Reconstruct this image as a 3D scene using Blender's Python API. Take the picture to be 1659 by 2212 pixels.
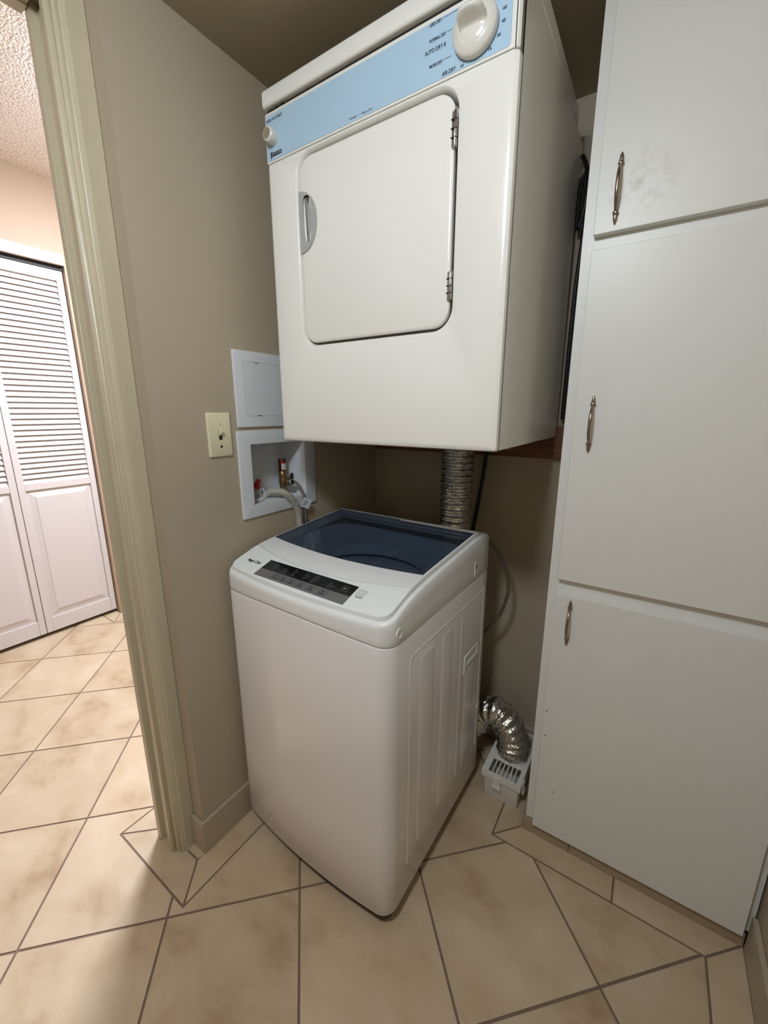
import bpy, bmesh, math, random
from mathutils import Vector, Matrix
random.seed(7)
for o in list(bpy.data.objects): bpy.data.objects.remove(o)
SC = bpy.context.scene
COL = SC.collection

# ------------------------------------------------------------------ camera
IMG_W, IMG_H = 1659, 2212
F_PX, PPX, PPY = 870.77, 7.107, -15.677
yaw, pit, rol = -0.5803, 0.2284, 0.0010
cam = bpy.data.cameras.new('camera'); cam_o = bpy.data.objects.new('camera', cam); COL.objects.link(cam_o)
right = Vector((math.cos(yaw), -math.sin(yaw), 0))
fwd = Vector((math.sin(yaw)*math.cos(pit), math.cos(yaw)*math.cos(pit), -math.sin(pit)))
up = right.cross(fwd)
r2 = right*math.cos(rol) + up*math.sin(rol); u2 = -right*math.sin(rol) + up*math.cos(rol)
M = Matrix((r2, u2, -fwd)).transposed().to_4x4(); M.translation = Vector((0.9554, -1.3705, 1.2645))
cam_o.matrix_world = M
cam.sensor_fit = 'VERTICAL'; cam.sensor_height = 24.0; cam.sensor_width = 18.0
cam.lens = F_PX/IMG_H*24.0
cam.shift_x = -PPX/IMG_H; cam.shift_y = PPY/IMG_H
cam.clip_start = 0.02; cam.clip_end = 50
SC.camera = cam_o

# ------------------------------------------------------------------ world, exposure
wd = bpy.data.worlds.new('world'); SC.world = wd; wd.use_nodes = True
wd.node_tree.nodes['Background'].inputs[0].default_value = (0.02, 0.018, 0.016, 1)
wd.node_tree.nodes['Background'].inputs[1].default_value = 1.0
SC.view_settings.view_transform = 'Standard'; SC.view_settings.look = 'None'
SC.view_settings.gamma = 1.0; SC.view_settings.use_curve_mapping = False
SC.view_settings.exposure = 0.0
LAUNDRY_W = 79.0      # strength of the laundry dome (emission)
HALL_W = 245.0         # strength of the hallway dome
LAUNDRY_COL = (0.845, 0.924, 1.0)
HALL_COL = (0.825, 0.875, 1.0)

# ------------------------------------------------------------------ helpers
def lin(c):
    c = c/255.0
    return c/12.92 if c <= 0.04045 else ((c+0.055)/1.055)**2.4
def rgb(r, g, b): return (lin(r), lin(g), lin(b), 1)

def mat(name, col, rough=0.5, metal=0.0, var=0.0, vscale=8.0, bump=0.0, bscale=200.0, spec=0.5, coat=0.0, emit=None, estr=0.0, bdist=0.002):
    m = bpy.data.materials.new(name); m.use_nodes = True
    nt = m.node_tree; b = nt.nodes['Principled BSDF']
    b.inputs['Base Color'].default_value = col; b.inputs['Roughness'].default_value = rough
    b.inputs['Metallic'].default_value = metal; b.inputs['Specular IOR Level'].default_value = spec
    b.inputs['Coat Weight'].default_value = coat; b.inputs['Coat Roughness'].default_value = 0.08
    if emit: b.inputs['Emission Color'].default_value = (*emit, 1); b.inputs['Emission Strength'].default_value = estr
    tc = nt.nodes.new('ShaderNodeTexCoord')
    n = nt.nodes.new('ShaderNodeTexNoise'); n.inputs['Scale'].default_value = vscale; n.inputs['Detail'].default_value = 4
    nt.links.new(tc.outputs['Object'], n.inputs['Vector'])
    ramp = nt.nodes.new('ShaderNodeMixRGB'); ramp.blend_type = 'MIX'
    v = max(var, 0.012)
    ramp.inputs[1].default_value = tuple(min(1, c*(1-v)) for c in col[:3])+(1,)
    ramp.inputs[2].default_value = tuple(min(1, c*(1+v)) for c in col[:3])+(1,)
    nt.links.new(n.outputs['Fac'], ramp.inputs[0]); nt.links.new(ramp.outputs[0], b.inputs['Base Color'])
    if bump > 0:
        n2 = nt.nodes.new('ShaderNodeTexNoise'); n2.inputs['Scale'].default_value = bscale; n2.inputs['Detail'].default_value = 3
        nt.links.new(tc.outputs['Object'], n2.inputs['Vector'])
        bp = nt.nodes.new('ShaderNodeBump'); bp.inputs['Strength'].default_value = bump; bp.inputs['Distance'].default_value = bdist
        nt.links.new(n2.outputs['Fac'], bp.inputs['Height']); nt.links.new(bp.outputs[0], b.inputs['Normal'])
    return m

MAT = {}
MAT['wall'] = mat('tan_wall_paint', rgb(176, 163, 142), 0.55, var=0.03, vscale=3, bump=0.12, bscale=260)
MAT['ceil'] = mat('laundry_ceiling_paint', rgb(160, 147, 122), 0.6, var=0.03, vscale=3, bump=0.15, bscale=220)
MAT['hallwall'] = mat('cream_hall_paint', rgb(170, 145, 121), 0.6, var=0.02, vscale=3, bump=0.1, bscale=260)
MAT['trim'] = mat('cream_gloss_trim', rgb(196, 186, 160), 0.35, var=0.06, vscale=14, bump=0.1, bscale=60)
MAT['base'] = mat('tan_baseboard_paint', rgb(178, 165, 144), 0.4, var=0.04, vscale=10)
MAT['grout'] = mat('brown_grout', rgb(128, 108, 92), 0.85, var=0.15, vscale=60, bump=0.3, bscale=500)
MAT['cabwhite'] = mat('white_cabinet_paint', rgb(231, 230, 225), 0.38, var=0.02, vscale=5, bump=0.06, bscale=150)
MAT['toe'] = mat('beige_toe_kick', rgb(170, 150, 126), 0.5, var=0.06, vscale=12)
MAT['enamel'] = mat('dryer_white_enamel', rgb(240, 239, 233), 0.22, var=0.01, vscale=4, bump=0.02, bscale=400)
MAT['washer'] = mat('washer_white_enamel', rgb(237, 233, 232), 0.16, var=0.01, vscale=4)
MAT['wplastic'] = mat('washer_white_plastic', rgb(236, 237, 237), 0.3, var=0.01, vscale=6)
MAT['wpanel'] = mat('washer_panel_plastic', rgb(240, 243, 243), 0.35, var=0.01, vscale=6)
MAT['plastic'] = mat('white_plastic', rgb(214, 218, 222), 0.4, var=0.015, vscale=10)
MAT['knob'] = mat('knob_white_plastic', rgb(226, 223, 215), 0.25, var=0.01)
MAT['blue'] = mat('console_blue_print', rgb(178, 208, 230), 0.35, var=0.02, vscale=5)
MAT['ink'] = mat('dark_ink', rgb(38, 44, 56), 0.5)
MAT['inkl'] = mat('light_ink', rgb(190, 205, 218), 0.5)
MAT['greyink'] = mat('grey_ink', rgb(96, 98, 102), 0.5)
MAT['handlegrey'] = mat('grey_handle_plastic', rgb(176, 177, 173), 0.22, var=0.02)
MAT['taupe'] = mat('taupe_face', rgb(150, 141, 120), 0.45, var=0.03)
MAT['groove'] = mat('grey_groove', rgb(150, 155, 160), 0.6)
MAT['chrome'] = mat('chrome', rgb(190, 190, 190), 0.18, metal=1.0)
MAT['nickel'] = mat('antique_nickel', rgb(160, 148, 134), 0.3, metal=1.0, var=0.15, vscale=80)
MAT['black'] = mat('black_rubber', rgb(22, 21, 22), 0.45)
MAT['darkbase'] = mat('dark_base_plastic', rgb(48, 44, 40), 0.6)
MAT['blackglass'] = mat('display_black', rgb(14, 14, 16), 0.15)
MAT['dispgrey'] = mat('display_grey', rgb(112, 112, 112), 0.3, var=0.02)
MAT['tub'] = mat('tub_grey_plastic', rgb(205, 209, 213), 0.35, var=0.04)
MAT['basket'] = mat('basket_steel', rgb(70, 72, 76), 0.4, metal=0.6)
MAT['ivory'] = mat('ivory_plastic', rgb(222, 216, 184), 0.35, var=0.01)
MAT['slot'] = mat('dark_slot', rgb(34, 28, 24), 0.7)
MAT['brass'] = mat('dull_brass', rgb(150, 126, 92), 0.35, metal=0.9, var=0.2, vscale=60)
MAT['copper'] = mat('dark_copper', rgb(120, 66, 50), 0.3, metal=0.9, var=0.15, vscale=50)
MAT['labelw'] = mat('paper_label', rgb(205, 200, 195), 0.5, var=0.1, vscale=300)
MAT['red'] = mat('red_handle', rgb(176, 22, 26), 0.35)
MAT['hose'] = mat('grey_hose', rgb(176, 174, 162), 0.45, var=0.03)
MAT['braid'] = mat('braided_steel', rgb(150, 146, 140), 0.35, metal=0.9, var=0.3, vscale=400, bump=0.6, bscale=900)
MAT['tag'] = mat('tag_paper', rgb(190, 196, 204), 0.35, var=0.06, vscale=60)
MAT['cable'] = mat('grey_cable', rgb(98, 88, 76), 0.4)
MAT['foil'] = mat('crinkled_foil', rgb(206, 204, 198), 0.13, metal=1.0, var=0.15, vscale=90, bump=0.8, bscale=110, bdist=0.004)
MAT['lintbox'] = mat('lintbox_white_plastic', rgb(228, 225, 217), 0.4, var=0.02)
MAT['latch'] = mat('clear_latch_plastic', rgb(225, 225, 222), 0.2)
MAT['bifold'] = mat('bifold_white_paint', rgb(206, 198, 194), 0.45, var=0.01, vscale=6)
MAT['track'] = mat('black_track', rgb(16, 14, 14), 0.6)
MAT['lampglass'] = mat('lamp_opal_glass', rgb(245, 240, 230), 0.4, emit=LAUNDRY_COL, estr=LAUNDRY_W)
MAT['halllampglass'] = mat('hall_lamp_opal_glass', rgb(245, 240, 230), 0.4, emit=HALL_COL, estr=HALL_W)

def wood_mat():
    m = bpy.data.materials.new('pine_wood'); m.use_nodes = True; nt = m.node_tree; b = nt.nodes['Principled BSDF']
    tc = nt.nodes.new('ShaderNodeTexCoord'); mp = nt.nodes.new('ShaderNodeMapping'); mp.inputs['Scale'].default_value = (3, 40, 40)
    n = nt.nodes.new('ShaderNodeTexNoise'); n.inputs['Scale'].default_value = 3; n.inputs['Detail'].default_value = 6
    r = nt.nodes.new('ShaderNodeValToRGB'); r.color_ramp.elements[0].color = rgb(84, 48, 30); r.color_ramp.elements[1].color = rgb(138, 94, 62)
    nt.links.new(tc.outputs['Object'], mp.inputs[0]); nt.links.new(mp.outputs[0], n.inputs['Vector'])
    nt.links.new(n.outputs['Fac'], r.inputs[0]); nt.links.new(r.outputs[0], b.inputs['Base Color']); b.inputs['Roughness'].default_value = 0.6
    return m
MAT['wood'] = wood_mat()

def tile_mat():
    m = bpy.data.materials.new('beige_ceramic_tile'); m.use_nodes = True; nt = m.node_tree; b = nt.nodes['Principled BSDF']
    g = nt.nodes.new('ShaderNodeNewGeometry'); oi = nt.nodes.new('ShaderNodeObjectInfo')
    mul = nt.nodes.new('ShaderNodeVectorMath'); mul.operation = 'SCALE'; mul.inputs[0].default_value = (13.0, 7.0, 3.0)
    nt.links.new(oi.outputs['Random'], mul.inputs['Scale'])
    add = nt.nodes.new('ShaderNodeVectorMath'); add.operation = 'ADD'
    nt.links.new(g.outputs['Position'], add.inputs[0]); nt.links.new(mul.outputs[0], add.inputs[1])
    mp = nt.nodes.new('ShaderNodeMapping'); mp.inputs['Rotation'].default_value = (0, 0, 0.9); mp.inputs['Scale'].default_value = (1.0, 1.5, 1.0)
    nt.links.new(add.outputs[0], mp.inputs[0])
    n1 = nt.nodes.new('ShaderNodeTexNoise'); n1.inputs['Scale'].default_value = 5.0; n1.inputs['Detail'].default_value = 6; n1.inputs['Roughness'].default_value = 0.6; n1.inputs['Distortion'].default_value = 0.15
    nt.links.new(mp.outputs[0], n1.inputs['Vector'])
    r = nt.nodes.new('ShaderNodeValToRGB'); e = r.color_ramp.elements
    e[0].position = 0.28; e[0].color = rgb(170, 144, 112); e[1].position = 0.70; e[1].color = rgb(206, 187, 160)
    x = r.color_ramp.elements.new(0.48); x.color = rgb(195, 173, 143)
    nt.links.new(n1.outputs['Fac'], r.inputs[0])
    hv = nt.nodes.new('ShaderNodeHueSaturation'); mr = nt.nodes.new('ShaderNodeMapRange')
    mr.inputs[3].default_value = 0.95; mr.inputs[4].default_value = 1.05
    nt.links.new(oi.outputs['Random'], mr.inputs[0]); nt.links.new(mr.outputs[0], hv.inputs['Value'])
    nt.links.new(r.outputs[0], hv.inputs['Color']); nt.links.new(hv.outputs[0], b.inputs['Base Color'])
    n2 = nt.nodes.new('ShaderNodeTexNoise'); n2.inputs['Scale'].default_value = 120; nt.links.new(g.outputs['Position'], n2.inputs['Vector'])
    bp = nt.nodes.new('ShaderNodeBump'); bp.inputs['Strength'].default_value = 0.12; bp.inputs['Distance'].default_value = 0.001
    nt.links.new(n2.outputs['Fac'], bp.inputs['Height']); nt.links.new(bp.outputs[0], b.inputs['Normal'])
    b.inputs['Roughness'].default_value = 0.42; b.inputs['Specular IOR Level'].default_value = 0.4
    return m
MAT['tile'] = tile_mat()

def popcorn_mat():
    m = bpy.data.materials.new('popcorn_ceiling'); m.use_nodes = True; nt = m.node_tree; b = nt.nodes['Principled BSDF']
    tc = nt.nodes.new('ShaderNodeTexCoord'); v = nt.nodes.new('ShaderNodeTexNoise'); v.inputs['Scale'].default_value = 120; v.inputs['Detail'].default_value = 2
    nt.links.new(tc.outputs['Object'], v.inputs['Vector'])
    r = nt.nodes.new('ShaderNodeValToRGB'); r.color_ramp.elements[0].position = 0.30; r.color_ramp.elements[1].position = 0.46
    r.color_ramp.elements[0].color = rgb(196, 180, 170); r.color_ramp.elements[1].color = rgb(248, 240, 232)
    nt.links.new(v.outputs['Fac'], r.inputs[0]); nt.links.new(r.outputs[0], b.inputs['Base Color'])
    bp = nt.nodes.new('ShaderNodeBump'); bp.inputs['Strength'].default_value = 1.0; bp.inputs['Distance'].default_value = 0.006
    nt.links.new(v.outputs['Fac'], bp.inputs['Height']); nt.links.new(bp.outputs[0], b.inputs['Normal']); b.inputs['Roughness'].default_value = 0.9
    return m
MAT['popcorn'] = popcorn_mat()

def glass_mat():
    m = bpy.data.materials.new('smoked_blue_lid_glass'); m.use_nodes = True; nt = m.node_tree
    out = nt.nodes['Material Output']; nt.nodes.remove(nt.nodes['Principled BSDF'])
    tr = nt.nodes.new('ShaderNodeBsdfTransparent'); tr.inputs[0].default_value = (0.545, 0.59, 0.645, 1)
    df = nt.nodes.new('ShaderNodeBsdfDiffuse'); df.inputs[0].default_value = rgb(86, 101, 122)
    mx0 = nt.nodes.new('ShaderNodeMixShader'); mx0.inputs[0].default_value = 0.07
    nt.links.new(tr.outputs[0], mx0.inputs[1]); nt.links.new(df.outputs[0], mx0.inputs[2])
    gl = nt.nodes.new('ShaderNodeBsdfGlossy'); gl.inputs['Roughness'].default_value = 0.06
    fr = nt.nodes.new('ShaderNodeFresnel'); fr.inputs[0].default_value = 1.45
    ge = nt.nodes.new('ShaderNodeNewGeometry'); sb = nt.nodes.new('ShaderNodeMath'); sb.operation = 'SUBTRACT'; sb.inputs[0].default_value = 1.0; sb.use_clamp = True
    nt.links.new(ge.outputs['Backfacing'], sb.inputs[1])
    mu = nt.nodes.new('ShaderNodeMath'); mu.operation = 'MULTIPLY'; nt.links.new(fr.outputs[0], mu.inputs[0]); nt.links.new(sb.outputs[0], mu.inputs[1])
    mx = nt.nodes.new('ShaderNodeMixShader'); nt.links.new(mu.outputs[0], mx.inputs[0])
    nt.links.new(mx0.outputs[0], mx.inputs[1]); nt.links.new(gl.outputs[0], mx.inputs[2]); nt.links.new(mx.outputs[0], out.inputs[0])
    return m
MAT['lidglass'] = glass_mat()

def link(o, parent=None):
    COL.objects.link(o)
    if parent: o.parent = parent
    return o
def mesh_obj(name, verts, faces, m, parent=None, smooth=None, loc=None):
    me = bpy.data.meshes.new(name); me.from_pydata([tuple(v) for v in verts], [], faces)
    me.validate(); me.update()
    bm = bmesh.new(); bm.from_mesh(me); bmesh.ops.recalc_face_normals(bm, faces=bm.faces)
    if smooth is not None:
        for f in bm.faces: f.smooth = True
        for e in bm.edges:
            if len(e.link_faces) == 2 and e.calc_face_angle(0) > math.radians(smooth): e.smooth = False
    bm.to_mesh(me); bm.free()
    me.materials.append(MAT[m] if isinstance(m, str) else m)
    o = link(bpy.data.objects.new(name, me), parent)
    if loc: o.location = loc
    return o
class MB:
    def __init__(s): s.v = []; s.f = []
    def add(s, v, f):
        k = len(s.v); s.v += [tuple(x) for x in v]; s.f += [tuple(i+k for i in q) for q in f]; return s
    def box(s, x0, x1, y0, y1, z0, z1):
        v = [(x, y, z) for z in (z0, z1) for y in (y0, y1) for x in (x0, x1)]
        return s.add(v, [(0, 2, 3, 1), (4, 5, 7, 6), (0, 1, 5, 4), (2, 6, 7, 3), (0, 4, 6, 2), (1, 3, 7, 5)])
    def prism(s, poly, z0, z1):
        n = len(poly); v = [(p[0], p[1], z0) for p in poly]+[(p[0], p[1], z1) for p in poly]
        return s.add(v, [tuple(range(n))[::-1], tuple(range(n, 2*n))]+[(i, (i+1) % n, n+(i+1) % n, n+i) for i in range(n)])
    def loft(s, rings, cap0=True, cap1=True):
        n = len(rings[0]); v = [p for r in rings for p in r]; f = []
        for k in range(len(rings)-1):
            for i in range(n): f.append((k*n+i, k*n+(i+1) % n, (k+1)*n+(i+1) % n, (k+1)*n+i))
        if cap0: f.append(tuple(range(n))[::-1])
        if cap1: f.append(tuple((len(rings)-1)*n+i for i in range(n)))
        return s.add(v, f)
    def lathe(s, prof, n=32, axis='z', c=(0, 0, 0), cap0=True, cap1=True):
        rings = []
        for r, h in prof:
            ring = []
            for i in range(n):
                a = 2*math.pi*i/n; p, q = r*math.cos(a), r*math.sin(a)
                ring.append({'z': (c[0]+p, c[1]+q, c[2]+h), 'y': (c[0]+p, c[1]+h, c[2]+q), 'x': (c[0]+h, c[1]+p, c[2]+q)}[axis])
            rings.append(ring)
        return s.loft(rings, cap0, cap1)
    def grid(s, fn, nu, nv, close=False):
        v = [fn(i/nu, j/nv) for j in range(nv+1) for i in range(nu+1)]
        f = [(j*(nu+1)+i, j*(nu+1)+i+1, (j+1)*(nu+1)+i+1, (j+1)*(nu+1)+i) for j in range(nv) for i in range(nu)]
        return s.add(v, f)
    def tube(s, pts, rad, n=14, caps=True):
        pts = [Vector(p) for p in pts]; rings = []
        t0 = (pts[1]-pts[0]).normalized(); nrm = t0.orthogonal().normalized()
        for i, p in enumerate(pts):
            t = (pts[min(i+1, len(pts)-1)]-pts[max(i-1, 0)]).normalized()
            nrm = (nrm-t*nrm.dot(t)).normalized(); bn = t.cross(nrm)
            r = rad(i) if callable(rad) else rad
            rr = (lambda a: r(a)) if callable(r) else (lambda a: r)
            rings.append([p+(nrm*math.cos(a)+bn*math.sin(a))*rr(a) for a in [2*math.pi*k/n for k in range(n)]])
        return s.loft(rings, caps, caps)
    def out(s, name, m, parent=None, smooth=None, bevel=0, seg=2, loc=None, ang=30):
        o = mesh_obj(name, s.v, s.f, m, parent, smooth, loc)
        if bevel:
            b = o.modifiers.new('bevel', 'BEVEL'); b.width = bevel; b.segments = seg; b.limit_method = 'ANGLE'; b.angle_limit = math.radians(ang)
            if smooth is None:
                for p in o.data.polygons: p.use_smooth = True
                o.data.set_sharp_from_angle(angle=math.radians(50))
        return o
def box(name, a, m, parent=None, bevel=0, seg=2): return MB().box(*a).out(name, m, parent, bevel=bevel, seg=seg)
def spline(pts, k=12):
    P = [Vector(p) for p in pts]; out = []
    for i in range(len(P)-1):
        a, b = P[i], P[i+1]; p0 = P[i-1] if i else a*2-b; p3 = P[i+2] if i+2 < len(P) else b*2-a
        for j in range(k):
            t = j/k
            out.append(0.5*((2*a)+(b-p0)*t+(2*p0-5*a+4*b-p3)*t*t+(3*a-p0-3*b+p3)*t**3))
    return out+[P[-1]]
def resample(pts, step):
    out = [pts[0].copy()]; acc = 0.0
    for a, b in zip(pts, pts[1:]):
        L = (b-a).length
        while acc+L >= step:
            t = (step-acc)/L; a = a.lerp(b, t); out.append(a.copy()); L = (b-a).length; acc = 0
        acc += L
    return out
def rrect(x0, x1, z0, z1, r, n=8):
    pts = []
    for cx, cz, a0 in ((x1-r, z1-r, 0), (x0+r, z1-r, 90), (x0+r, z0+r, 180), (x1-r, z0+r, 270)):
        for k in range(n+1):
            a = math.radians(a0+90*k/n); pts.append((cx+r*math.cos(a), cz+r*math.sin(a)))
    return pts
def thing(name, label, cat, loc=(0, 0, 0), rz=0, group=None):
    o = link(bpy.data.objects.new(name, None)); o.location = loc; o.rotation_euler = (0, 0, rz); o.empty_display_size = 0.1
    o['label'] = label; o['category'] = cat
    if group: o['group'] = group
    return o
def tag(o, label, cat, group=None):
    o['label'] = label; o['category'] = cat
    if group: o['group'] = group
    return o
def struct(o, label=None):
    o['kind'] = 'structure'
    if label: o['label'] = label
    return o
def text_data(s, size, italic=0.0, bold=0.0, width=None):
    c = bpy.data.curves.new('lettering', 'FONT'); c.body = s; c.size = size; c.shear = italic; c.offset = bold; c.resolution_u = 3
    t = bpy.data.objects.new('lettering', c); COL.objects.link(t)
    bpy.context.view_layer.update()
    me = bpy.data.meshes.new_from_object(t.evaluated_get(bpy.context.evaluated_depsgraph_get()))
    bpy.data.objects.remove(t)
    vs = [v.co.copy() for v in me.vertices]; fs = [tuple(p.vertices) for p in me.polygons]; bpy.data.meshes.remove(me)
    x0 = min(v.x for v in vs); x1 = max(v.x for v in vs)
    k = (width/(x1-x0)) if width else 1.0
    return [(k*(v.x-x0), v.y) for v in vs], fs
def lettering(s, size, fn, m, parent, name='lettering', **kw):
    vs, fs = text_data(s, size, **kw)
    return mesh_obj(name, [fn(u, v) for u, v in vs], fs, m, parent)

# ================================================================== STRUCTURE
H_L, H_H = 2.0824, 2.4079         # laundry and hall ceiling heights
XR = 1.300                        # right wall
DOOR0, DOOR1, HEAD = -0.930, -1.760, 2.012
# --- floor slab and tiles
floor = struct(box('floor', (-2.6, 1.45, -3.1, 1.7, -0.06, -0.0022), 'grout'), 'brown grouted floor under beige tiles')
TX, TY, TS, TA = -0.1711, -1.2725, 0.3322, 0.7898
dv = Vector((-math.cos(TA), math.sin(TA))); ev = Vector((math.sin(TA), math.cos(TA)))
def clip(poly, a, b, c):          # keep a*x+b*y<=c
    out = []
    for i, p in enumerate(poly):
        q = poly[(i+1) % len(poly)]; dp = a*p[0]+b*p[1]-c; dq = a*q[0]+b*q[1]-c
        if dp <= 0: out.append(p)
        if dp*dq < 0:
            t = dp/(dp-dq); out.append((p[0]+t*(q[0]-p[0]), p[1]+t*(q[1]-p[1])))
    return out
def area(p): return 0.5*abs(sum(p[i][0]*p[(i+1) % len(p)][1]-p[(i+1) % len(p)][0]*p[i][1] for i in range(len(p))))
def inset(poly, g):
    n = len(poly); s = sum(poly[i][0]*poly[(i+1) % n][1]-poly[(i+1) % n][0]*poly[i][1] for i in range(n))
    if s < 0: poly = poly[::-1]
    out = list(poly)
    for i in range(n):
        p, q = poly[i], poly[(i+1) % n]; d = Vector((q[0]-p[0], q[1]-p[1])).normalized(); nx, ny = d.y, -d.x
        out = clip(out, nx, ny, nx*p[0]+ny*p[1]-g)
    return out
HG = 0.0026
BXL, BXR, BYC, BXC, BYE, BXH = 0.077, 1.211, -0.377, 0.690, -1.003, -0.262
REG = [(BXL+HG, BXR-HG, -3.05, BYC-HG), (BXL+HG, BXC-HG, BYC-HG, -0.085), (BXH, BXL+HG, -1.70, BYE-HG), (-1.678+HG, BXH-HG, -3.0, 1.6), (BXH-HG, BXH, -1.70, BYE-HG), (-2.3, -1.678+HG, -3.0, -0.41-HG)]
for a in range(-9, 12):
    for b in range(-9, 12):
        c0 = Vector((TX, TY))
        sq = [tuple(c0+TS*((a+i)*dv+(b+j)*ev)) for i, j in ((0, 0), (1, 0), (1, 1), (0, 1))]
        sq = inset(sq, 0.0030); mb = MB(); tot = 0
        for (x0, x1, y0, y1) in REG:
            p = clip(clip(clip(clip(sq, 1, 0, x1), -1, 0, -x0), 0, 1, y1), 0, -1, -y0)
            if len(p) >= 3 and area(p) > 2e-5:
                mb.prism(p, -0.004, 0.0); tot += area(p)
        if tot > 1e-4: mb.out('tile', 'tile', floor)
BORD = [[(BXL, BYE), (BXL, -0.62), (0.002, -0.62), (0.002, -0.916)], [(BXL, -0.62), (BXL, -0.31), (0.002, -0.31), (0.002, -0.62)], [(BXL, -0.31), (BXL, -0.085), (0.002, -0.085), (0.002, -0.31)],
        [(BXL, BYE), (0.002, -0.916), (-0.165, -0.916), (BXH, BYE)], [(0.002, -0.916), (0.010, -0.885), (-0.050, -0.885), (-0.050, -0.916)],
        [(BXH, BYE), (-0.165, -0.916), (-0.165, -0.45), (BXH, -0.45)], [(BXH, -0.45), (-0.165, -0.45), (-0.165, 0.2), (BXH, 0.2)],
        [(BXC, BYC), (0.760, -0.300), (1.013, -0.300), (1.013, BYC)], [(1.013, BYC), (BXR, BYC), (1.290, -0.300), (1.013, -0.300)],
        [(BXR, BYC), (1.290, -0.300), (1.290, -0.96), (BXR, -0.96)], [(BXR, -0.96), (1.290, -0.96), (1.290, -1.6), (BXR, -1.6)], [(BXR, -1.6), (1.290, -1.6), (1.290, -2.3), (BXR, -2.3)], [(BXR, -2.3), (1.290, -2.3), (1.290, -3.05), (BXR, -3.05)],
        [(BXC, BYC), (0.760, -0.300), (0.760, -0.01), (BXC, -0.01)], [(0.002, -0.01), (BXC, -0.01), (BXC, -0.085), (0.002, -0.085)],
        [(-1.678, -0.41), (-1.678, 0.1), (-1.778, 0.1), (-1.778, -0.33)], [(-1.678, -0.41), (-1.778, -0.33), (-1.90, -0.33), (-1.90, -0.41)]]
for p in BORD: MB().prism(inset(p, HG), -0.004, 0.0).out('tile', 'tile', floor)

# --- walls
w = MB()
HY0, HY1, HZ0, HZ1 = -0.628, -0.412, 0.988, 1.174            # hole for the washer outlet box
w.box(-0.165, -0.100, DOOR0+0.012, 0.0, 0, 2.45)
w.box(-0.100, -0.080, DOOR0+0.012, -0.886, 0, H_L)
w.box(-0.100, 0.0, -0.886, HY0, 0, H_L); w.box(-0.100, 0.0, HY1, 0.0, 0, H_L)
w.box(-0.100, 0.0, HY0, HY1, 0, HZ0); w.box(-0.100, 0.0, HY0, HY1, HZ1, H_L)
w.box(-0.165, -0.060, DOOR1-0.012, DOOR0+0.012, HEAD+0.012, 2.45)
w.box(-0.165, -0.046, -3.10, DOOR1-0.012, 0, 2.45)
struct(w.out('wall_left', 'wall'), 'tan painted wall with light switch')
struct(box('wall_back', (-0.165, 1.42, 0.0, 0.12, 0, 2.2), 'wall'), 'tan wall behind the dryer')
struct(box('wall_right', (XR, 1.42, -3.1, 0.0, 0, H_L), 'wall'), 'tan wall right of the tall cabinet')
struct(box('wall_front', (-0.046, 1.42, -3.22, -3.10, 0, H_L), 'wall'), 'tan wall opposite the dryer')
struct(box('ceiling', (-0.100, 1.42, -3.22, 0.0, H_L, H_L+0.06), 'ceil'), 'low tan ceiling over the laundry')
struct(box('ceiling_hall', (-2.6, -0.165, -3.1, 1.7, H_H, H_H+0.06), 'popcorn'), 'popcorn textured ceiling of the hallway')
hf = MB()
hf.box(-1.90, -1.78, -0.330, 1.6, 0, 2.45); hf.box(-1.90, -1.78, -3.0, -1.790, 0, 2.45); hf.box(-1.90, -1.78, -1.790, -0.330, 2.012, 2.45)
struct(hf.out('wall_far', 'hallwall'), 'cream hallway wall above the louvred closet doors')
struct(MB().box(-2.6, -2.5, -3.0, 1.6, 0, 2.45).out('wall_closet', 'hallwall'), 'back wall of the closet')
struct(MB().box(-2.6, -0.165, 1.6, 1.7, 0, 2.45).box(-0.165, -0.045, 0.12, 1.7, 0, 2.45).out('wall_hall_end', 'hallwall'), 'far end wall of the hallway')
struct(MB().box(-2.6, -0.165, -3.1, -3.0, 0, 2.45).out('wall_hall_near', 'hallwall'), 'near end wall of the hallway')
# --- baseboards
struct(MB().prism([(0.0, 0.0), (0.0095, 0.0), (0.0095, -0.8955), (-0.044, -0.8955), (-0.044, -0.8862), (0.0, -0.8862)], 0, 0.108).out('baseboard_left', 'base', bevel=0.0015), 'tan baseboard under the switch wall')
struct(box('baseboard_right', (XR-0.012, XR, -3.1, -0.31, 0, 0.108), 'base', bevel=0.002), 'tan baseboard right of the cabinet')
struct(box('baseboard_back', (0.0095, 0.768, -0.010, 0.0, 0, 0.108), 'base', bevel=0.002), 'tan baseboard behind the washer')
# --- door casing toward the laundry, jamb, casing toward the hall
prof1 = [(-0.0462, -0.8864), (-0.0500, -0.8875), (-0.0520, -0.925), (-0.0545, -0.9295), (-0.0600, -0.9300), (-0.0635, -0.9325), (-0.0665, -0.9360), (-0.0710, -0.9350), (-0.0745, -0.9365), (-0.0775, -0.9445), (-0.0880, -0.9450), (-0.1020, -0.9400), (-0.1030, -0.9190), (-0.0700, -0.9185), (-0.0462, -0.9185)]
prof2 = [(-0.1032, -0.9185), (-0.1032, -0.9300), (-0.1390, -0.9300), (-0.1390, -0.9185)]
prof3 = [(-0.1392, -0.9185), (-0.1392, -0.9420), (-0.1450, -0.9440), (-0.1560, -0.9440), (-0.1640, -0.9390), (-0.1690, -0.9250), (-0.1690, -0.8800), (-0.1652, -0.8700), (-0.1652, -0.9185)]
YM = (DOOR0+DOOR1)/2
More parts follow.
